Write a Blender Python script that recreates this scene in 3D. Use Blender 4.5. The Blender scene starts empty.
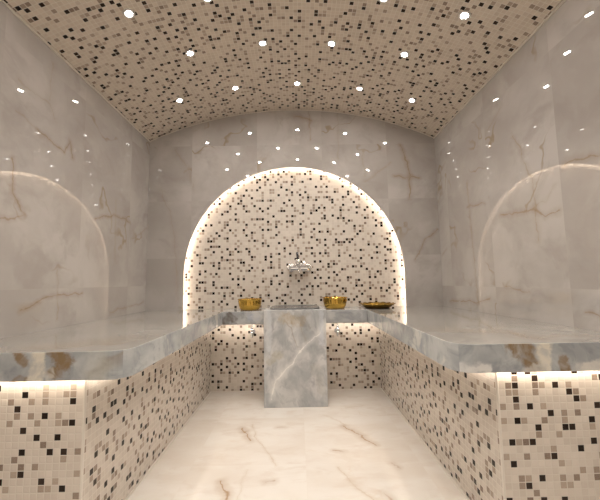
import bpy, bmesh, math
from math import pi, sin, cos, sqrt, radians
from mathutils import Vector, Matrix

C = bpy.context.scene.collection

# ------------------------------------------------------------------ room measures (metres)
XW = 1.3223          # side walls at +-XW
YM = 2.983           # face of the marble back wall
YN = 3.043           # face of the mosaic niche wall
YR = -0.95           # rear wall
HS, HC = 2.276, 2.566  # spring and crown of the vaulted ceiling
RV = (XW*XW + (HC-HS)**2) / (2*(HC-HS)); ZV = HC - RV
XB = 0.757           # inner faces of the bench bases
YB = 1.267           # front faces of the bench bases
XS = 0.585           # inner edges of the bench tops
YS = 1.212           # front edges of the bench tops
YC = 2.7227          # front edge of the counters
HT, HB = 0.7222, 0.6225
PW, PY = 0.2445, 2.642  # half width and front of the pedestal
AR, AZ = 0.992, 1.02  # arch radius and centre height
PITCH = 0.025

# ------------------------------------------------------------------ helpers
def uv_box(bm):
    uv = bm.loops.layers.uv.verify()
    for f in bm.faces:
        n = f.normal
        ax, ay, az = abs(n.x), abs(n.y), abs(n.z)
        for l in f.loops:
            c = l.vert.co
            if ax >= ay and ax >= az: l[uv].uv = (c.y, c.z)
            elif ay >= az: l[uv].uv = (c.x, c.z)
            else: l[uv].uv = (c.x, c.y)

def obj(name, bm, mat, parent=None, smooth=False, uv=True):
    bm.normal_update()
    if uv: uv_box(bm)
    me = bpy.data.meshes.new(name); bm.to_mesh(me); bm.free()
    for m in (mat if isinstance(mat, (list, tuple)) else [mat]): me.materials.append(m)
    if smooth:
        for p in me.polygons: p.use_smooth = True
    o = bpy.data.objects.new(name, me); C.objects.link(o)
    if parent: o.parent = parent
    return o

def struct(name, bm, mat, **k):
    o = obj(name, bm, mat, **k); o['kind'] = 'structure'; return o

def tag(o, label, cat, group=None):
    o['label'] = label; o['category'] = cat
    if group: o['group'] = group
    return o

def thing(name, label, cat, loc=(0, 0, 0), group=None):
    o = bpy.data.objects.new(name, None); C.objects.link(o); o.location = loc
    o.empty_display_size = .05
    return tag(o, label, cat, group)

def box(bm, x0, x1, y0, y1, z0, z1, bevel=0, seg=2):
    vs = [bm.verts.new((x, y, z)) for x in (x0, x1) for y in (y0, y1) for z in (z0, z1)]
    fs = [(0, 1, 3, 2), (4, 6, 7, 5), (0, 4, 5, 1), (2, 3, 7, 6), (0, 2, 6, 4), (1, 5, 7, 3)]
    faces = [bm.faces.new([vs[i] for i in f]) for f in fs]
    if bevel:
        es = list({e for f in faces for e in f.edges})
        bmesh.ops.bevel(bm, geom=es, offset=bevel, segments=seg, profile=.5, affect='EDGES')
    return bm

def prism(bm, pts, z0, z1):
    """outline in x,y extruded from z0 to z1"""
    n = len(pts)
    a = [bm.verts.new((p[0], p[1], z0)) for p in pts]
    b = [bm.verts.new((p[0], p[1], z1)) for p in pts]
    bm.faces.new(a[::-1]); bm.faces.new(b)
    for i in range(n):
        bm.faces.new((a[i], a[(i+1) % n], b[(i+1) % n], b[i]))
    bmesh.ops.recalc_face_normals(bm, faces=bm.faces[:])
    return bm

def lathe(bm, prof, n=32, mat=Matrix.Identity(4), rmod=None, close=False):
    rings = []
    for (r, z) in prof:
        ring = []
        for k in range(n):
            a = 2*pi*k/n
            rr = r * (rmod(a, r, z) if rmod else 1)
            ring.append(bm.verts.new(mat @ Vector((rr*cos(a), rr*sin(a), z))))
        rings.append(ring)
    for i in range(len(rings)-1):
        for k in range(n):
            bm.faces.new((rings[i][k], rings[i][(k+1) % n], rings[i+1][(k+1) % n], rings[i+1][k]))
    if close:
        for k in range(n):
            bm.faces.new((rings[-1][k], rings[-1][(k+1) % n], rings[0][(k+1) % n], rings[0][k]))
    else:
        if prof[0][0] > 1e-6: bm.faces.new(rings[0][::-1])
        if prof[-1][0] > 1e-6: bm.faces.new(rings[-1])
    bmesh.ops.recalc_face_normals(bm, faces=bm.faces[:])
    return bm

def tube(bm, path, r, n=12):
    rings = []
    P = [Vector(p) for p in path]
    for i, p in enumerate(P):
        t = (P[min(i+1, len(P)-1)] - P[max(i-1, 0)]).normalized()
        u = t.orthogonal().normalized() if i == 0 else (u - t*u.dot(t)).normalized()
        v = t.cross(u)
        rad = r[i] if isinstance(r, (list, tuple)) else r
        rings.append([bm.verts.new(p + (u*cos(2*pi*k/n) + v*sin(2*pi*k/n))*rad) for k in range(n)])
    for i in range(len(rings)-1):
        for k in range(n):
            bm.faces.new((rings[i][k], rings[i][(k+1) % n], rings[i+1][(k+1) % n], rings[i+1][k]))
    bm.faces.new(rings[0][::-1]); bm.faces.new(rings[-1])
    bmesh.ops.recalc_face_normals(bm, faces=bm.faces[:])
    return bm

# ------------------------------------------------------------------ node helpers
class NT:
    def __init__(s, name):
        s.m = bpy.data.materials.new(name); s.m.use_nodes = True
        s.t = s.m.node_tree; s.b = s.t.nodes['Principled BSDF']
    def new(s, typ, **k):
        n = s.t.nodes.new(typ)
        for a, v in k.items(): setattr(n, a, v)
        return n
    def lk(s, a, b): s.t.links.new(a, b)
    def setin(s, sock, v):
        if hasattr(v, 'links') or isinstance(v, bpy.types.NodeSocket): s.lk(v, sock)
        else: sock.default_value = v
    def math(s, op, a, b=0.0, c=0.0, clamp=False):
        n = s.new('ShaderNodeMath', operation=op, use_clamp=clamp)
        s.setin(n.inputs[0], a); s.setin(n.inputs[1], b)
        if op in ('MULTIPLY_ADD', 'SMOOTH_MIN'): s.setin(n.inputs[2], c)
        return n.outputs[0]
    def vmath(s, op, a, b=(0, 0, 0), scale=None):
        n = s.new('ShaderNodeVectorMath', operation=op)
        s.setin(n.inputs[0], a)
        if op not in ('LENGTH', 'NORMALIZE', 'FLOOR', 'FRACTION', 'SCALE'): s.setin(n.inputs[1], b)
        if scale is not None: s.setin(n.inputs[3], scale)
        return n.outputs['Value'] if op in ('LENGTH', 'DOT_PRODUCT', 'DISTANCE') else n.outputs[0]
    def mix(s, f, a, b):
        n = s.new('ShaderNodeMix', data_type='RGBA')
        s.setin(n.inputs[0], f)
        s.setin(n.inputs[6], (*a, 1) if isinstance(a, tuple) else a)
        s.setin(n.inputs[7], (*b, 1) if isinstance(b, tuple) else b)
        return n.outputs[2]
    def noise(s, vec, scale, detail=3, rough=.5, dist=0):
        n = s.new('ShaderNodeTexNoise', noise_dimensions='3D')
        s.lk(vec, n.inputs['Vector']); n.inputs['Scale'].default_value = scale
        n.inputs['Detail'].default_value = detail; n.inputs['Roughness'].default_value = rough
        n.inputs['Distortion'].default_value = dist
        return n
    def ss(s, v, lo, hi, a=0., b=1.):
        n = s.new('ShaderNodeMapRange', interpolation_type='SMOOTHSTEP')
        s.setin(n.inputs[0], v)
        for i, x in enumerate((lo, hi, a, b)): s.setin(n.inputs[1+i], x)
        return n.outputs[0]

def plain(name, col, rough=.4, metal=0, emit=0, ecol=None, coat=0):
    n = NT(name)
    n.b.inputs['Base Color'].default_value = (*col, 1)
    n.b.inputs['Roughness'].default_value = rough
    n.b.inputs['Metallic'].default_value = metal
    if emit:
        n.b.inputs['Emission Color'].default_value = (*(ecol or col), 1)
        n.b.inputs['Emission Strength'].default_value = emit
    return n.m

def mosaic(name, off=(0.0, 0.0), rough=.22, tint=(1, 1, 1)):
    n = NT(name)
    uv = n.new('ShaderNodeUVMap').outputs[0]
    p = n.vmath('SCALE', n.vmath('ADD', uv, (off[0]+10*PITCH*40, off[1]+10*PITCH*40, 0)), scale=1/PITCH)
    cell = n.vmath('FLOOR', p); fr = n.vmath('FRACTION', p)
    wn = n.new('ShaderNodeTexWhiteNoise', noise_dimensions='3D'); n.lk(cell, wn.inputs[0])
    r = wn.outputs[0]
    wn2 = n.new('ShaderNodeTexWhiteNoise', noise_dimensions='3D'); n.lk(n.vmath('ADD', cell, (31.5, 7.25, 3)), wn2.inputs[0])
    r2 = wn2.outputs[0]
    def spread(o, keep):          # one tile picked in every block of three by three, so that dots keep apart
        c2 = n.vmath('ADD', cell, (o[0], o[1], 0))
        blk = n.vmath('FLOOR', n.vmath('SCALE', n.vmath('ADD', c2, (.5, .5, 0)), scale=1/3))
        loc_ = n.vmath('SUBTRACT', c2, n.vmath('SCALE', blk, scale=3.0))
        w_ = n.new('ShaderNodeTexWhiteNoise', noise_dimensions='3D'); n.lk(n.vmath('ADD', blk, (.25, .75, o[2])), w_.inputs[0])
        pick = n.vmath('FLOOR', n.vmath('SCALE', w_.outputs[1], scale=2.999))
        d_ = n.vmath('LENGTH', n.vmath('MULTIPLY', n.vmath('SUBTRACT', loc_, pick), (1, 1, 0)))
        return n.math('MULTIPLY', n.math('LESS_THAN', d_, .5), n.math('LESS_THAN', w_.outputs[0], keep))
    dark = spread((0, 0, 5.5), .82)
    taupe = n.math('MAXIMUM', spread((1, 2, 9.5), .85), n.math('MAXIMUM', spread((2, 1, 13.5), .45), n.math('GREATER_THAN', r, .965)))
    fine = n.noise(n.vmath('SCALE', uv, scale=1.0), 260, 2)
    cream = n.mix(r2, (.74*tint[0], .665*tint[1], .585*tint[2]), (.65*tint[0], .575*tint[1], .50*tint[2]))
    tcol = n.mix(r2, (.23, .165, .125), (.50, .405, .325))
    dcol = n.mix(r2, (.012, .007, .0045), (.038, .023, .016))
    col = n.mix(taupe, cream, tcol)
    col = n.mix(n.ss(fine.outputs[0], .35, .75, 0, .14), col, (.78, .72, .64))
    col = n.mix(dark, col, dcol)
    f = n.new('ShaderNodeSeparateXYZ'); n.lk(fr, f.inputs[0])
    ex = n.math('ABSOLUTE', n.math('SUBTRACT', f.outputs[0], .5))
    ey = n.math('ABSOLUTE', n.math('SUBTRACT', f.outputs[1], .5))
    e = n.math('SMOOTH_MAX', ex, ey); 
    mx = n.math('MAXIMUM', ex, ey)
    g = n.ss(mx, .425, .455)
    col = n.mix(g, col, (.70, .64, .56))
    n.lk(col, n.b.inputs['Base Color'])
    n.lk(n.ss(g, 0, 1, rough, .7), n.b.inputs['Roughness'])
    n.b.inputs['Specular IOR Level'].default_value = .28
    bp = n.new('ShaderNodeBump'); bp.inputs['Strength'].default_value = .35; bp.inputs['Distance'].default_value = .0012
    h = n.math('MULTIPLY_ADD', r2, .25, n.ss(mx, .36, .46, 1, 0))
    n.lk(h, bp.inputs['Height']); n.lk(bp.outputs[0], n.b.inputs['Normal'])
    return n.m

def marble(name, c1, c2, c3, vein, lines=(), patches=(), tile=None, toff=(0, 0), rough=.04, cloud=1.6,
           veinamt=.5, seam=(.50, .46, .41), seamw=.0016, seed=0., ior=1.5, fleck=None, stretch=(1, 1, 1), lw=1.0, use_pos=False, patchy=0):
    """polished stone: drifting clouds, thin veins of the stone, listed veins (polylines in face coordinates)"""
    n = NT(name)
    if use_pos:
        g = n.new('ShaderNodeNewGeometry'); uv = g.outputs['Position']
    else:
        uv = n.new('ShaderNodeUVMap').outputs[0]
    base = n.vmath('ADD', uv, (seed, seed*.37, seed*.11))
    if tile:
        q = n.vmath('DIVIDE', n.vmath('ADD', uv, (toff[0], toff[1], 0)), (tile[0], tile[1], 1))
        cell = n.vmath('FLOOR', q); fr = n.vmath('FRACTION', q)
        wn = n.new('ShaderNodeTexWhiteNoise', noise_dimensions='3D'); n.lk(n.vmath('ADD', cell, (seed, 3.3, 1.1)), wn.inputs[0])
        base = n.vmath('ADD', base, n.vmath('SCALE', wn.outputs[1], scale=6.0))
    base = n.vmath('MULTIPLY', base, stretch)
    warp = n.noise(base, 1.7, 4, .55)
    wv = n.vmath('SCALE', n.vmath('SUBTRACT', warp.outputs[1], (.5, .5, .5)), scale=.55)
    wb = n.vmath('ADD', base, wv)
    cl = n.noise(wb, cloud, 5, .55)
    cl2 = n.noise(wb, cloud*2.6, 4, .6)
    col = n.mix(n.ss(cl.outputs[0], .36, .64), c1, c2)
    col = n.mix(n.ss(cl2.outputs[0], .48, .72, 0, .7), col, c3)
    # thin veins of its own: ridged noise
    rn = n.noise(wb, 1.35, 3, .5)
    rid = n.math('ABSOLUTE', n.math('SUBTRACT', rn.outputs[0], .5))
    msk = n.ss(n.noise(base, 2.3, 2).outputs[0], .50, .68)
    v = n.math('MULTIPLY', n.ss(rid, 0, .012, 1, 0), msk)
    v = n.math('MULTIPLY', v, veinamt)
    col = n.mix(v, col, vein)
    # listed veins
    fine = n.noise(uv, 9, 4, .6)
    jit = n.vmath('SCALE', n.vmath('SUBTRACT', fine.outputs[1], (.5, .5, .5)), scale=.07)
    pj = n.vmath('MULTIPLY', n.vmath('ADD', uv, jit), (1, 1, 0))
    def seg(a, b):
        ba = Vector((b[0]-a[0], b[1]-a[1], 0)); L = ba.length_squared
        pa = n.vmath('SUBTRACT', pj, (a[0], a[1], 0))
        h = n.math('MULTIPLY', n.vmath('DOT_PRODUCT', pa, tuple(ba)), 1/L, clamp=True)
        return n.vmath('LENGTH', n.vmath('SUBTRACT', pa, n.vmath('SCALE', tuple(ba), scale=h)))
    wn_ = n.noise(uv, 14, 3, .6).outputs[0]
    for (pts, w, s, vc) in lines:
        d = None
        for a, b in zip(pts[:-1], pts[1:]):
            x = seg(a, b); d = x if d is None else n.math('MINIMUM', d, x)
        ww = n.math('MULTIPLY', n.ss(wn_, .30, .72, .25, 2.0), w*lw)
        m_ = n.math('SUBTRACT', 1.0, n.math('DIVIDE', d, ww), clamp=True)
        halo = n.ss(d, 0, w*lw*5, .36*s, 0)
        m_ = n.math('MAXIMUM', n.math('MULTIPLY', m_, s), halo)
        col = n.mix(m_, col, vc)
    pn = n.noise(uv, 22, 4, .65).outputs[0]
    for (pts, w, s, vc) in patches:          # blotches with ragged rims
        d = None
        for a, b in zip(pts[:-1], pts[1:]):
            x = seg(a, b); d = x if d is None else n.math('MINIMUM', d, x)
        dd = n.math('MULTIPLY_ADD', n.math('SUBTRACT', pn, .5), w*2.2, d)
        col = n.mix(n.math('MULTIPLY', n.ss(dd, w*.5, w*1.3, s, 0), n.ss(cl2.outputs[0], .30, .62, .45, 1.15)), col, vc)
    if fleck:
        fn = n.noise(wb, fleck[1], 4, .6).outputs[0]
        col = n.mix(n.ss(fn, fleck[2], fleck[2]+.07, 0, fleck[3]), col, fleck[0])
    if tile:
        f = n.new('ShaderNodeSeparateXYZ'); n.lk(fr, f.inputs[0])
        gx = n.math('LESS_THAN', f.outputs[0], seamw/tile[0]); gy = n.math('LESS_THAN', f.outputs[1], seamw/tile[1])
        gm = n.math('MULTIPLY', n.math('MAXIMUM', gx, gy), .6)
        col = n.mix(gm, col, seam)
    n.lk(col, n.b.inputs['Base Color'])
    n.b.inputs['Roughness'].default_value = rough
    n.b.inputs['IOR'].default_value = ior
    return n.m

BR = (.30, .205, .11)      # brown vein
BR2 = (.36, .28, .18)
WC = dict(ior=1.95, rough=.022, c1=(.445, .41, .38), c2=(.55, .515, .485), c3=(.405, .365, .335), vein=(.33, .25, .15), veinamt=.75)
TL = (0.6, 1.2)
M = {}
M['wall_left'] = marble('marble_wall_left', **WC, tile=TL, toff=(.34, .26), seed=1.3, lines=[
    ([(1.545, 1.56), (1.561, 1.389), (1.637, 1.308)], .006, .8, BR), ([(1.45, 1.25), (1.527, 1.271), (1.637, 1.308)], .005, .7, BR),
    ([(1.682, 1.765), (1.892, 1.733), (1.929, 1.81), (1.962, 1.724)], .006, .75, BR), ([(1.55, 1.80), (1.682, 1.765)], .004, .4, BR2),
    ([(2.204, 1.402), (2.418, 1.459), (2.543, 1.468), (2.667, 1.459)], .006, .8, BR), ([(2.45, 1.586), (2.467, 1.138)], .006, .35, BR2),
    ([(1.644, .832), (1.8, .891), (1.895, .909), (2.105, .895)], .006, .8, BR), ([(1.885, 1.044), (1.898, .765)], .005, .5, BR2),
    ([(2.70, 1.33), (2.844, 1.378), (2.95, 1.451)], .005, .5, BR2), ([(1.757, 2.20), (1.755, 1.975)], .010, .3, BR2),
    ([(2.428, .76), (2.95, .80)], .005, .5, BR), ([(1.55, 1.97), (1.65, 1.94), (1.756, 1.95), (1.80, 1.88)], .008, .35, BR2)])
M['wall_right'] = marble('marble_wall_right', **WC, tile=TL, toff=(.22, .30), seed=4.1, lines=[
    ([(1.90, 1.80), (1.844, 1.70), (1.768, 1.462), (1.765, 1.158)], .007, .6, BR2),
    ([(2.079, 1.352), (1.889, 1.337), (1.782, 1.337), (1.701, 1.276), (1.601, 1.286)], .007, .8, BR),
    ([(1.782, 1.337), (1.68, 1.36), (1.62, 1.42)], .004, .4, BR2),
    ([(2.452, 1.68), (2.439, 1.431), (2.406, .804)], .007, .6, BR2), ([(2.474, 1.5), (2.234, 1.473)], .006, .65, BR),
    ([(2.85, .774), (2.408, .789), (2.254, .825)], .007, .75, BR), ([(2.082, .902), (1.86, .877)], .006, .55, BR),
    ([(1.513, .789), (1.439, .788), (1.3, .80)], .005, .7, BR), ([(1.55, 1.49), (1.515, 1.498), (1.409, 1.486), (1.32, 1.468)], .008, .75, BR),
    ([(2.95, 1.176), (2.849, 1.225)], .006, .5, BR2), ([(2.15, 1.95), (2.0, 2.02)], .01, .35, BR2)])
M['wall_back'] = marble('marble_wall_back', **WC, tile=(.6, .52), toff=(.33, .38), seed=7.7, lines=[
    ([(.02, 2.49), (.073, 2.482), (.176, 2.461)], .008, .6, BR), ([(.159, 2.62), (.163, 2.267)], .006, .55, BR),
    ([(1.0, 2.208), (1.08, 1.92), (1.069, 1.703)], .008, .85, BR), ([(.931, 1.903), (1.08, 1.905), (1.171, 1.89)], .008, .8, BR),
    ([(.662, 1.878), (.80, 1.95), (.909, 2.046)], .006, .45, BR2), ([(-1.089, 2.187), (-.947, 1.976), (-.90, 1.80)], .008, .35, BR2),
    ([(1.087, 1.133), (1.18, 1.30), (1.301, 1.403)], .006, .7, BR), ([(-1.218, 1.811), (-1.12, 1.60), (-1.073, 1.348), (-1.036, .812)], .008, .35, BR2),
    ([(.431, 2.52), (.418, 2.072)], .006, .35, BR2), ([(.644, 2.164), (.664, 1.926)], .006, .35, BR2)])
M['wall_plain'] = marble('marble_wall_rear', **WC, tile=TL, seed=9.9)
FO = (.42, .25, .12)
M['floor'] = marble('marble_floor', c1=(.79, .72, .64), c2=(.85, .80, .735), c3=(.75, .665, .58), vein=(.62, .42, .25),
    tile=(.6, .6), toff=(.545, .55), seam=(.80, .73, .65), seed=2.2, rough=.06, cloud=2.2, veinamt=.18, stretch=(1, 2.2, 1), lines=[
    ([(-.356, 2.301), (-.327, 2.241), (-.303, 2.17), (-.277, 2.117)], .010, .9, FO), ([(-.327, 2.241), (-.30, 2.26)], .006, .7, FO),
    ([(-.296, 2.344), (-.228, 2.115), (-.097, 1.845)], .004, .55, (.56, .42, .27)),
    ([(.32, 2.30), (.409, 2.152), (.427, 2.086), (.469, 2.036)], .010, .85, FO), ([(.20, 2.49), (.244, 2.44), (.327, 2.314)], .004, .5, (.56, .42, .27)),
    ([(.213, 1.988), (.268, 1.975)], .008, .7, FO), ([(-.36, 1.72), (-.348, 1.682), (-.31, 1.592), (-.33, 1.45)], .010, .9, FO),
    ([(.221, 1.823), (.264, 1.699), (.297, 1.621), (.36, 1.52), (.39, 1.40)], .005, .55, (.56, .42, .27)),
    ([(.393, 1.60), (.423, 1.546)], .009, .6, FO), ([(-.146, 1.698), (-.108, 1.713)], .009, .7, FO),
    ([(-.124, 2.29), (-.072, 2.302)], .009, .6, FO), ([(.50, 1.85), (.53, 1.80)], .006, .5, FO),
    ([(-.25, 1.80), (-.26, 1.50)], .004, .35, (.56, .42, .27)),
    ([(-.62, 2.42), (-.50, 2.44), (-.30, 2.46)], .012, .25, (.58, .44, .32)), ([(.34, 2.60), (.52, 2.66)], .012, .25, (.58, .44, .32))])
SB = (.26, .175, .09)
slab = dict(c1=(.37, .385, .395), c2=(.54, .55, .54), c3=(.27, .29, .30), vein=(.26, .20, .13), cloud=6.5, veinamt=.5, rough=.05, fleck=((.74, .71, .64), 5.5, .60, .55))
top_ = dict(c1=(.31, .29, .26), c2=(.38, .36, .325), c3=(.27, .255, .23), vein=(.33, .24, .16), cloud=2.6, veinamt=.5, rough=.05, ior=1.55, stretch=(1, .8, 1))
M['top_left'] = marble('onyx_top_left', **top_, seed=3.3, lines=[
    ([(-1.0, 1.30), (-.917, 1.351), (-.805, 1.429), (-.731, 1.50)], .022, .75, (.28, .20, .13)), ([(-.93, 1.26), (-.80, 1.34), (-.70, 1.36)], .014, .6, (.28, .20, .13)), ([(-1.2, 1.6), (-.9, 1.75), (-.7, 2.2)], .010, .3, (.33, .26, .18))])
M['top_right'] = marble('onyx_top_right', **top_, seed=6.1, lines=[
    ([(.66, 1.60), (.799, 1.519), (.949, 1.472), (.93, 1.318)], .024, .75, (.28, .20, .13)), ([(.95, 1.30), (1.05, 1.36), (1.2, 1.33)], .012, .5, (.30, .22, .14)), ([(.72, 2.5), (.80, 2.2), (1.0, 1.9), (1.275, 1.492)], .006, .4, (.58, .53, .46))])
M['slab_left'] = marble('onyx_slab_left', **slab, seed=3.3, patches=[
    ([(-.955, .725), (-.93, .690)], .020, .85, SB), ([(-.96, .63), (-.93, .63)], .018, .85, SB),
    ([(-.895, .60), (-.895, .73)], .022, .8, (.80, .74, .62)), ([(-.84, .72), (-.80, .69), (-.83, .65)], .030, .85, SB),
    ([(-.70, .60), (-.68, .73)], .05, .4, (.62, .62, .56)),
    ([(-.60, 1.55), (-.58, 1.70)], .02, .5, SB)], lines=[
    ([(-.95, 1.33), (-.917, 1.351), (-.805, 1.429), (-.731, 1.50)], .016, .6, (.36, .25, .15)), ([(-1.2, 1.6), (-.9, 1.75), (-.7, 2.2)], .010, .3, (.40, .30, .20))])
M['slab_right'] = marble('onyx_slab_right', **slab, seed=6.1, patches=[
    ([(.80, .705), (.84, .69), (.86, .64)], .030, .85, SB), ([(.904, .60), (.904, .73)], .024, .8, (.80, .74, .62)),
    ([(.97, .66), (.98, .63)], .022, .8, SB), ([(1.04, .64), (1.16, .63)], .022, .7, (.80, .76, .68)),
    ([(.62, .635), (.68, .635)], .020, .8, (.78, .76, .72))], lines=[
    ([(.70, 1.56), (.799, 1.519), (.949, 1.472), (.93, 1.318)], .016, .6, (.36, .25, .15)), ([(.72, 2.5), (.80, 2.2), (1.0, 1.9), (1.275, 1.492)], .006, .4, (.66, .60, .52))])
M['counter'] = marble('onyx_counter', c1=(.37, .375, .38), c2=(.53, .535, .53), c3=(.26, .27, .28), vein=(.20, .15, .12), cloud=5.5, veinamt=.8, rough=.05, seed=5.2,
    fleck=((.66, .64, .60), 7, .58, .5), patches=[([(-.57, .64), (-.52, .70), (-.49, .66)], .030, .85, (.17, .15, .13)), ([(-.36, .67), (-.30, .66)], .03, .5, (.42, .46, .54))])
M['pedestal'] = marble('onyx_pedestal', c1=(.42, .43, .435), c2=(.64, .635, .62), c3=(.35, .355, .37), vein=(.34, .29, .22), cloud=5.5, veinamt=.6, rough=.12, seed=8.4,
    stretch=(1.5, 1, 1), lines=[
    ([(-.185, .06), (-.177, .117), (-.159, .194), (-.055, .301), (.076, .46), (.182, .55), (.235, .62)], .0075, 1.0, (.92, .90, .86)),
    ([(.10, .70), (.04, .60), (.09, .50)], .006, .4, (.34, .27, .18))],
    patches=[([(-.205, .73), (-.205, .44)], .022, .5, (.70, .72, .74)), ([(.205, .73), (.205, .48)], .022, .5, (.66, .69, .73)), ([(-.08, .674), (.05, .64)], .045, .6, (.46, .37, .24)), ([(.02, .70), (.10, .60)], .03, .45, (.30, .29, .27)), ([(.15, .30), (.20, .12)], .04, .3, (.40, .38, .33)), ([(-.20, .35), (-.12, .40)], .03, .45, (.46, .42, .31)),
             ([(-.13, .05), (.02, .12)], .05, .35, (.62, .62, .60))])
M['basin'] = plain('grey_stone', (.13, .125, .12), .25)
M['mosaic_wall'] = mosaic('mosaic_wall')
M['mosaic_bench'] = mosaic('mosaic_bench', (.013, HB % PITCH * -1 + .0))
M['mosaic_vault'] = mosaic('mosaic_vault', (.1, .07), .25, (.93, .90, .86))
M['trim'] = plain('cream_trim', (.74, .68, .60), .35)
M['chrome'] = plain('chrome', (.82, .83, .85), .08, 1)
M['alu'] = plain('aluminium', (.6, .58, .55), .5)
M['black'] = plain('dark_chrome', (.10, .10, .11), .15, .8)
M['brass'] = plain('brass', (.56, .355, .075), .16, 1)
M['brassin'] = plain('brass_dark', (.42, .27, .06), .2, 1)
M['ring'] = plain('white_ring', (.66, .64, .60), .35)
LAMP = 145
M['lens'] = plain('lamp_lens', (1, 1, 1), .3, emit=LAMP, ecol=(1, .95, .90))
M['led'] = plain('led_strip', (1, 1, 1), .4, emit=14, ecol=(1, .86, .72))
M['led_bench'] = plain('led_strip_bench', (1, 1, 1), .4, emit=14, ecol=(1, .86, .70))
M['fill_counter'] = plain('fill_strip_counter', (1, 1, 1), .4, emit=42, ecol=(1, .88, .76))  # added fill light for the mosaic below the counters
M['fill_inner'] = plain('fill_strip_inner', (1, 1, 1), .4, emit=14, ecol=(1, .88, .76))  # added fill light for the inner bench faces

# ------------------------------------------------------------------ room shell
T = .08
struct('floor', box(bmesh.new(), -XW-T, XW+T, YR-T, YN+T, -T, 0), M['floor'])
struct('wall_left', box(bmesh.new(), -XW-T, -XW, YR-T, YN+T, 0, HS+.02), M['wall_left'])
struct('wall_right', box(bmesh.new(), XW, XW+T, YR-T, YN+T, 0, HS+.02), M['wall_right'])

def vault_pts(x0, x1, r, n=40):
    out = []
    for i in range(n+1):
        x = x0 + (x1-x0)*i/n
        out.append((x, ZV + sqrt(r*r - x*x)))
    return out

def wall_y(pts, y0, y1):
    """outline in x,z extruded between y0 and y1"""
    bm = bmesh.new(); n = len(pts)
    a = [bm.verts.new((p[0], y0, p[1])) for p in pts]; b = [bm.verts.new((p[0], y1, p[1])) for p in pts]
    bm.faces.new(a); bm.faces.new(b[::-1])
    for i in range(n): bm.faces.new((a[i], b[i], b[(i+1) % n], a[(i+1) % n]))
    bmesh.ops.recalc_face_normals(bm, faces=bm.faces[:])
    bm.normal_update()
    bmesh.ops.triangulate(bm, faces=[f for f in bm.faces if len(f.verts) > 4])
    return bm

# marble back wall with the arched opening
top = vault_pts(XW, -XW, RV)
arch = [(AR*cos(pi - pi*i/64), AZ + AR*sin(pi - pi*i/64)) for i in range(65)]
out = [(-XW, HT), (-AR, HT)] + arch + [(AR, HT), (XW, HT)] + top
struct('wall_back', wall_y(out, YM, YM+.018), M['wall_back'])
# mosaic niche wall behind it
struct('wall_niche', wall_y([(-XW, 0), (XW, 0)] + top, YN, YN+T), M['mosaic_wall'])
struct('wall_rear', wall_y([(-XW, 0), (XW, 0)] + top, YR-T, YR), M['wall_plain'])

# vaulted mosaic ceiling
bm = bmesh.new(); uvl = bm.loops.layers.uv.verify()
amax = math.asin(XW/RV); N = 64
def vrow(r, y): return [bm.verts.new((r*sin(-amax + 2*amax*i/N), y, ZV + r*cos(-amax + 2*amax*i/N))) for i in range(N+1)]
i0, i1, o0, o1 = vrow(RV, YR), vrow(RV, YN), vrow(RV+T, YR), vrow(RV+T, YN)
for i in range(N):
    f = bm.faces.new((i0[i], i0[i+1], i1[i+1], i1[i]))
    for l, (k, y) in zip(f.loops, ((i, YR), (i+1, YR), (i+1, YN), (i, YN))):
        l[uvl].uv = (RV*(-amax + 2*amax*k/N), y)
    bm.faces.new((o0[i], o1[i], o1[i+1], o0[i+1]))
    bm.faces.new((i0[i], o0[i], o0[i+1], i0[i+1])); bm.faces.new((i1[i], i1[i+1], o1[i+1], o1[i]))
bm.faces.new((i0[0], i1[0], o1[0], o0[0])); bm.faces.new((i0[N], o0[N], o1[N], i1[N]))
struct('ceiling', bm, M['mosaic_vault'], uv=False)

# slim trims where the vault meets the walls
bm = bmesh.new(); box(bm, -XW, -XW+.008, YR, YM, HS-.012, HS-.002); struct('trim_1', bm, M['trim'])
bm = bmesh.new(); box(bm, XW-.008, XW, YR, YM, HS-.012, HS-.002); struct('trim_2', bm, M['trim'])
bm = bmesh.new()
tube(bm, [(x, YM-.003, z-.006) for x, z in vault_pts(-XW+.01, XW-.01, RV, 40)], .004, 6); struct('trim_3', bm, M['trim'])
# thin cream beads at the foot of the benches and of the niche wall
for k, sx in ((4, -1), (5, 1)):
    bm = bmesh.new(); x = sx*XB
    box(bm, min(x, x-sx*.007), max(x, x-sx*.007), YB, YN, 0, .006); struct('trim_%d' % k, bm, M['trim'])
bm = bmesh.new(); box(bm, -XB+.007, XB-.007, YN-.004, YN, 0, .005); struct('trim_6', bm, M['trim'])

# ------------------------------------------------------------------ benches
def rounded(pts, r, idx, n=8):
    out = []
    for i, p in enumerate(pts):
        if i not in idx: out.append(p); continue
        a = Vector(pts[i-1]); b = Vector(p); c = Vector(pts[(i+1) % len(pts)])
        u = (a-b).normalized(); v = (c-b).normalized(); cen = b + (u+v)*r
        for k in range(n+1):
            t = (pi/2)*k/n
            out.append(tuple(cen - v*r*cos(t) - u*r*sin(t)) if False else tuple(cen + (-v)*r*cos(t) + (-u)*r*sin(t)))
    return out

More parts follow.
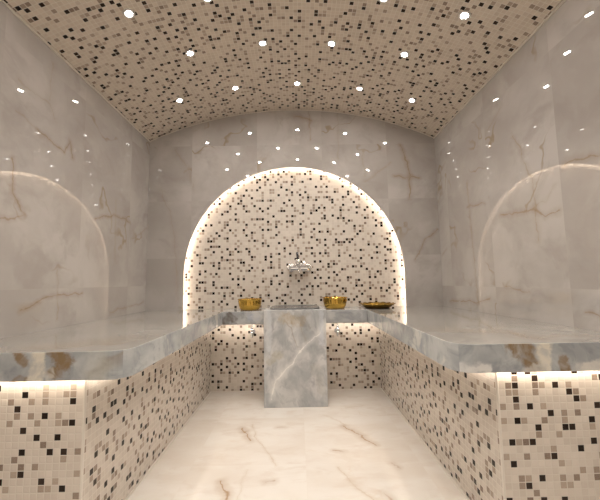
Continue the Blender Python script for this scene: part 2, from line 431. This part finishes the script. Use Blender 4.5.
for sx, side, sm in ((-1, 'left', 'slab_left'), (1, 'right', 'slab_right')):
    t = thing('stone_bench', 'long onyx topped bench with mosaic front along the %s wall' % side, 'bench', (sx*1.03, 2.1, 0), 'mosaic clad stone benches')
    def loc(bm):
        bm.normal_update(); uv_box(bm)
        bmesh.ops.translate(bm, verts=bm.verts[:], vec=(-sx*1.03, -2.1, 0)); return bm
    bm = bmesh.new(); x0, x1 = sorted((sx*XB, sx*(XW-.001)))
    box(bm, x0, x1, YB, YN-.001, 0, HB)
    es = [e for e in bm.edges if all(abs(v.co.x - sx*XB) < 1e-4 and abs(v.co.y-YB) < 1e-4 for v in e.verts)]
    obj('mosaic_base', loc(bm), M['mosaic_bench'], t, uv=False)
    bm = bmesh.new(); c = (sx*(XB-.001), YB-.001)
    tube(bm, [(c[0]+sx*.003, c[1]+.003, 0), (c[0]+sx*.003, c[1]+.003, HB)], .0055, 8)
    obj('corner_trim', loc(bm), M['trim'], t, uv=False)
    # stone top with a rounded inner corner
    pts = [(sx*(XW-.001), YS), (sx*XS, YS), (sx*XS, YN-.001), (sx*(XW-.001), YN-.001)]
    pts = rounded(pts, .075, {1})
    bm = bmesh.new(); prism(bm, pts, HB, HT)
    es = [e for e in bm.edges if abs(e.verts[0].co.z-HT) < 1e-5 and abs(e.verts[1].co.z-HT) < 1e-5 and min(abs(e.verts[0].co.x), abs(e.verts[1].co.x)) < XW-.01 and max(e.verts[0].co.y, e.verts[1].co.y) < YN+1 and not (e.verts[0].co.y > YN-.01 and e.verts[1].co.y > YN-.01)]
    bmesh.ops.bevel(bm, geom=es, offset=.0025, segments=2, profile=.5, affect='EDGES')
    bm.normal_update()
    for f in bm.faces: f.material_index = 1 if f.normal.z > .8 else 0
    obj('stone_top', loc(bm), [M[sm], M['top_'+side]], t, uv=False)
    # light strip tucked under the front overhang, then one added inside for fill
    bm = bmesh.new(); x0, x1 = sorted((sx*(XB-.0), sx*(XW-.004)))
    box(bm, x0, x1, YB-.022, YB-.010, HB-.005, HB-.0005)
    obj('light_strip', loc(bm), M['led_bench'], t, uv=False)
    bm = bmesh.new(); x = sx*(XB-.05); x0, x1 = sorted((x, x+sx*.002))  # added fill strip, faces the inner mosaic
    box(bm, x0, x1, YB+.02, YN-.03, HB-.013, HB-.002)
    obj('light_strip', loc(bm), M['fill_inner'], t, uv=False)
    bm = bmesh.new(); x0, x1 = sorted((x-sx*.004, x-sx*.0005)); box(bm, x0, x1, YB+.02, YN-.03, HB-.017, HB-.0005)  # opaque shield, added so the floor does not mirror the strip
    x0, x1 = sorted((x-sx*.0005, x+sx*.010)); box(bm, x0, x1, YB+.02, YN-.03, HB-.017, HB-.0145)
    obj('light_shield', loc(bm), M['alu'], t, uv=False)
    # strip added under the counter to brighten the mosaic below
    bm = bmesh.new(); x0, x1 = sorted((sx*(XS+.1), sx*(PW+.004)))
    box(bm, x0, x1, YC+.100, YC+.102, HB-.012, HB-.002)
    cls = bm
    clp = bmesh.new(); box(clp, x0, x1, YC+.096, YC+.0995, HB-.016, HB-.0005); box(clp, x0, x1, YC+.0995, YC+.112, HB-.016, HB-.0135)  # added opaque shield, keeps this strip out of the floor reflection
    # counter between bench and pedestal
    bm = bmesh.new(); x0, x1 = sorted((sx*XS, sx*PW))
    box(bm, x0+.0005, x1-.0005, YC, YN, HB, HT, .002, 2)
    o = obj('stone_counter', bm, M['counter'])
    tag(o, 'short grey onyx counter joining the pedestal to the %s bench' % side, 'counter', 'onyx counters beside the pedestal')
    obj('light_strip', cls, M['fill_counter'], o); obj('light_shield', clp, M['alu'], o)

# ------------------------------------------------------------------ pedestal with its basin
t = thing('basin_pedestal', 'square grey onyx pedestal with diagonal white vein below the tap', 'pedestal', (0, 2.84, 0))
def ploc(bm):
    bm.normal_update(); uv_box(bm); bmesh.ops.translate(bm, verts=bm.verts[:], vec=(0, -2.84, 0)); return bm
bm = bmesh.new(); box(bm, -PW, PW, PY, YN, 0, .738, .004, 2)
obj('block', ploc(bm), M['pedestal'], t, uv=False)
# carved basin: raised rim, sunk bowl
bm = bmesh.new()
def sq(w, d, z, n=48, p=4.5, cy=2.835):
    r = []
    for k in range(n):
        a = 2*pi*k/n; c_, s_ = cos(a), sin(a)
        r.append(bm.verts.new((w*(abs(c_)**(2/p))*(1 if c_ > 0 else -1), cy + d*(abs(s_)**(2/p))*(1 if s_ > 0 else -1), z)))
    return r
rings = [sq(.205, .185, .7385), sq(.203, .183, .747), sq(.197, .177, .750), sq(.178, .158, .749), sq(.172, .152, .747), sq(.15, .13, .7425), sq(.06, .05, .7395)]
for a, b in zip(rings[:-1], rings[1:]):
    for k in range(48): bm.faces.new((a[k], a[(k+1) % 48], b[(k+1) % 48], b[k]))
bm.faces.new(rings[-1]); bm.faces.new(rings[0][::-1])
bmesh.ops.recalc_face_normals(bm, faces=bm.faces[:])
bs = obj('basin', ploc(bm), M['basin'], t, smooth=True, uv=False)
bm = bmesh.new(); lathe(bm, [(.0, .7395), (.022, .7395), (.022, .7425), (.016, .7435), (0.0, .7430)], 20, Matrix.Translation((0, 2.835-2.84, 0)))
obj('drain', bm, M['chrome'], bs, smooth=True)

# ------------------------------------------------------------------ wall mixer tap
fx, fz = .045, 1.085
t = thing('mixer_tap', 'chrome wall mixer tap with upright lever on the mosaic niche', 'tap', (fx, YN, fz)); t.scale = (1.12, 1.1, 1.3)
Ry = Matrix.Rotation(pi/2, 4, 'Y'); Rx = Matrix.Rotation(pi/2, 4, 'X')
bm = bmesh.new(); lathe(bm, [(.0, -.088), (.018, -.088), (.024, -.080), (.0255, -.05), (.024, -.02), (.026, 0), (.024, .02), (.0255, .05), (.024, .080), (.018, .088), (0, .088)], 24, Matrix.Translation((0, -.062, 0)) @ Ry)
obj('body', bm, M['chrome'], t, smooth=True)
for s in (-1, 1):
    bm = bmesh.new(); lathe(bm, [(0, 0), (.034, 0), (.034, .004), (.026, .014), (.014, .018), (.013, .045), (0, .045)], 24, Matrix.Translation((s*.068, -.001, 0)) @ Rx)
    obj('wall_flange', bm, M['chrome'], t, smooth=True)
bm = bmesh.new(); lathe(bm, [(0, .0), (.022, .0), (.023, .03), (.019, .042), (0, .046)], 24, Matrix.Translation((-.012, -.062, .012)))
obj('cartridge', bm, M['chrome'], t, smooth=True)
bm = bmesh.new(); tube(bm, [(-.012, -.062, .052), (-.014, -.075, .075), (-.016, -.085, .100)], [.011, .009, .010], 12)
obj('lever', bm, M['black'], t, smooth=True)
bm = bmesh.new(); tube(bm, [(.035, -.062, .045), (.035, -.062, -.012), (.035, -.066, -.03)], [.013, .013, .011], 16)
obj('diverter', bm, M['chrome'], t, smooth=True)
bm = bmesh.new(); tube(bm, [(0, -.07, -.012), (0, -.10, -.022), (0, -.15, -.018), (0, -.172, -.026), (0, -.176, -.042)], [.014, .013, .012, .012, .011], 16)
obj('spout', bm, M['chrome'], t, smooth=True)

# ------------------------------------------------------------------ angle valves under the counters
def valve(x, z, side):
    t = thing('angle_valve', 'small chrome shut-off valve on the mosaic below the %s counter' % side, 'valve', (x, YN, z), 'shut-off valves under the counters')
    bm = bmesh.new(); lathe(bm, [(0, 0), (.026, 0), (.026, .003), (.014, .009), (.010, .012), (.010, .05), (0, .05)], 20, Matrix.Translation((0, -.001, 0)) @ Rx)
    obj('flange', bm, M['chrome'], t, smooth=True)
    bm = bmesh.new(); tube(bm, [(0, -.05, .045), (0, -.05, .02), (0, -.05, -.02), (0, -.05, -.045)], [.011, .013, .013, .009], 16)
    b = obj('body', bm, M['chrome'], t, smooth=True)
    bm = bmesh.new(); tube(bm, [(0, -.05, .044), (0, -.05, HB-z+.0002)], .006, 10)
    obj('supply_pipe', bm, M['chrome'], t, smooth=True)
    bm = bmesh.new(); tube(bm, [(0, -.056, .0), (0, -.085, .0)], [.016, .014], 12)
    obj('handle', bm, M['chrome'], t, smooth=True)
valve(-.385, .515, 'left'); valve(.375, .515, 'right')

# ------------------------------------------------------------------ brass ware
def bowl_bm(R, H, n=96, fl=24):
    bm = bmesh.new()
    prof = [(0, .004), (R*.62, .0015), (R*.70, .0), (R*.76, .004), (R*.86, H*.22), (R*.93, H*.5), (R*.975, H*.8), (R*.985, H*.92), (R*1.03, H*.965), (R*1.035, H), (R*1.0, H),
            (R*.955, H*.93), (R*.94, H*.8), (R*.895, H*.5), (R*.82, H*.22), (R*.70, H*.10), (0, H*.085)]
    lathe(bm, prof, n, rmod=lambda a, r, z: 1 + (.045*abs(sin(a*fl/2)) - .022 if .003 < z < H*.9 and r > R*.72 else 0))
    return bm
for (x, y, R, H, lb) in ((-.385, 2.885, .100, .092, 'fluted brass bowl on the counter left of the basin'),
                         (.345, 2.885, .103, .094, 'fluted brass bowl on the counter right of the basin')):
    t = thing('brass_bowl', lb, 'bowl', (x, y, HT), 'brass bowls beside the basin')
    obj('bowl_body', bowl_bm(R, H), M['brass'], t, smooth=True)
    bm = bmesh.new(); lathe(bm, [(R*1.0, H-.002), (R*1.045, H-.003), (R*1.06, H), (R*1.045, H+.003), (R*1.0, H+.002)], 64, close=True)
    obj('rim', bm, M['brass'], t, smooth=True)
bm = bmesh.new(); R = .148
prof = [(0, .003), (R*.60, .001), (R*.64, 0), (R*.70, .004), (R*.82, .016), (R*.93, .027), (R*1.0, .034), (R*.985, .037), (R*.92, .031), (R*.80, .020), (R*.66, .009), (0, .008)]
lathe(bm, prof, 120, rmod=lambda a, r, z: 1 + .035*abs(sin(a*8))*max(0, (r/R-.6)/.4))
for v in bm.verts:
    r = sqrt(v.co.x**2+v.co.y**2)
    if r > R*.72: v.co.z += .006*abs(sin(math.atan2(v.co.y, v.co.x)*8))*(r/R-.7)/.3
o = obj('brass_dish', bm, M['brassin'], smooth=True); o.location = (.705, 2.870, HT)
tag(o, 'shallow scalloped brass dish at the right end of the counter', 'dish')

# ------------------------------------------------------------------ light strip hidden behind the arch edge
bm = bmesh.new()
r_ = AR + .022
path = [(-r_, YM+.033, HT+.004)] + [(r_*cos(pi - pi*i/64), YM+.033, AZ + r_*sin(pi - pi*i/64)) for i in range(65)] + [(r_, YM+.033, HT+.004)]
tube(bm, path, .006, 8)
o = obj('arch_light_strip', bm, M['led']); tag(o, 'warm light strip glowing behind the edge of the big arch', 'light strip')

# ------------------------------------------------------------------ recessed downlights in the vault
BULB = 3.2
def lamp0():
    t = thing('recessed_downlight', '', 'downlight')
    bm = bmesh.new(); lathe(bm, [(.0175, 0), (.0325, 0), (.0325, -.002), (.029, -.005), (.022, -.0045), (.0175, -.002)], 32, close=True)
    obj('trim_ring', bm, M['ring'], t, smooth=True)
    bm = bmesh.new(); lathe(bm, [(0, -.0005), (.017, -.0005), (.017, -.0020), (0, -.0024)], 24)
    obj('lens', bm, M['lens'], t)
    ld = bpy.data.lights.new('bulb', 'SPOT'); ld.energy = BULB; ld.color = (1, .94, .87); ld.shadow_soft_size = .016
    ld.spot_size = radians(125); ld.spot_blend = 1.0
    lo = bpy.data.objects.new('bulb', ld); C.objects.link(lo); lo.parent = t; lo.location = (0, 0, -.012)
    return t
R5 = (-.905, -.455, .05, .555, .98); R4 = (-.67, -.185, .28, .77)
R5n = (-.88, -.45, .05, .53, .975)
rows = [(2.57, R5, 'back row of five by the arch'), (2.10, R4, 'second row from the back wall'), (1.705, R5n, 'third row, nearest the camera'),
        (1.27, R4, 'row above the bench ends'), (.85, R5n, 'row above the camera'), (.42, R4, 'row behind the bench ends'), (-.02, R5n, 'row over the entrance'), (-.46, R4, 'last row by the rear wall')]
ordn = {5: ['leftmost', 'second from left', 'middle', 'second from right', 'rightmost'], 4: ['leftmost', 'second from left', 'second from right', 'rightmost']}
proto = None
for y, xs, rn in rows:
    for k, x in enumerate(xs):
        a = math.asin(x/RV)
        if proto is None: o = proto = lamp0()
        else:
            o = proto.copy(); C.objects.link(o)
            for ch in proto.children:
                c = ch.copy(); C.objects.link(c); c.parent = o
        o.location = (x, y, ZV + (RV-.0006)*cos(a)); o.rotation_euler = (0, a, 0)
        o['label'] = 'round ceiling downlight, %s in the %s' % (ordn[len(xs)][k], rn)
        o['group'] = 'recessed downlights in the mosaic vault'

# ------------------------------------------------------------------ world, camera, view
w = bpy.data.worlds.new('world'); bpy.context.scene.world = w; w.use_nodes = True
w.node_tree.nodes['Background'].inputs[0].default_value = (.02, .02, .02, 1)

cam = bpy.data.cameras.new('camera'); co = bpy.data.objects.new('camera', cam); C.objects.link(co)
F = 332.45
cam.sensor_fit = 'HORIZONTAL'; cam.sensor_width = 36; cam.lens = F/600*36; cam.clip_start = .02
yaw, pit, rol = radians(.5238), radians(5.4419), radians(-.94)
fwd = Vector((sin(yaw)*cos(pit), cos(yaw)*cos(pit), sin(pit)))
right = Vector((cos(yaw), -sin(yaw), 0)); up = right.cross(fwd)
# roll: image turned by rol (image y points down)
r2 = right*cos(rol) + up*sin(rol)*1.0; u2 = up*cos(rol) - right*sin(rol)*1.0
m = Matrix((( r2.x, u2.x, -fwd.x, .0254), (r2.y, u2.y, -fwd.y, 0), (r2.z, u2.z, -fwd.z, .9558), (0, 0, 0, 1)))
co.matrix_world = m
bpy.context.scene.camera = co
vs = bpy.context.scene.view_settings
vs.view_transform = 'Standard'; vs.look = 'None'; vs.exposure = 0.76; vs.gamma = 1; vs.use_curve_mapping = False
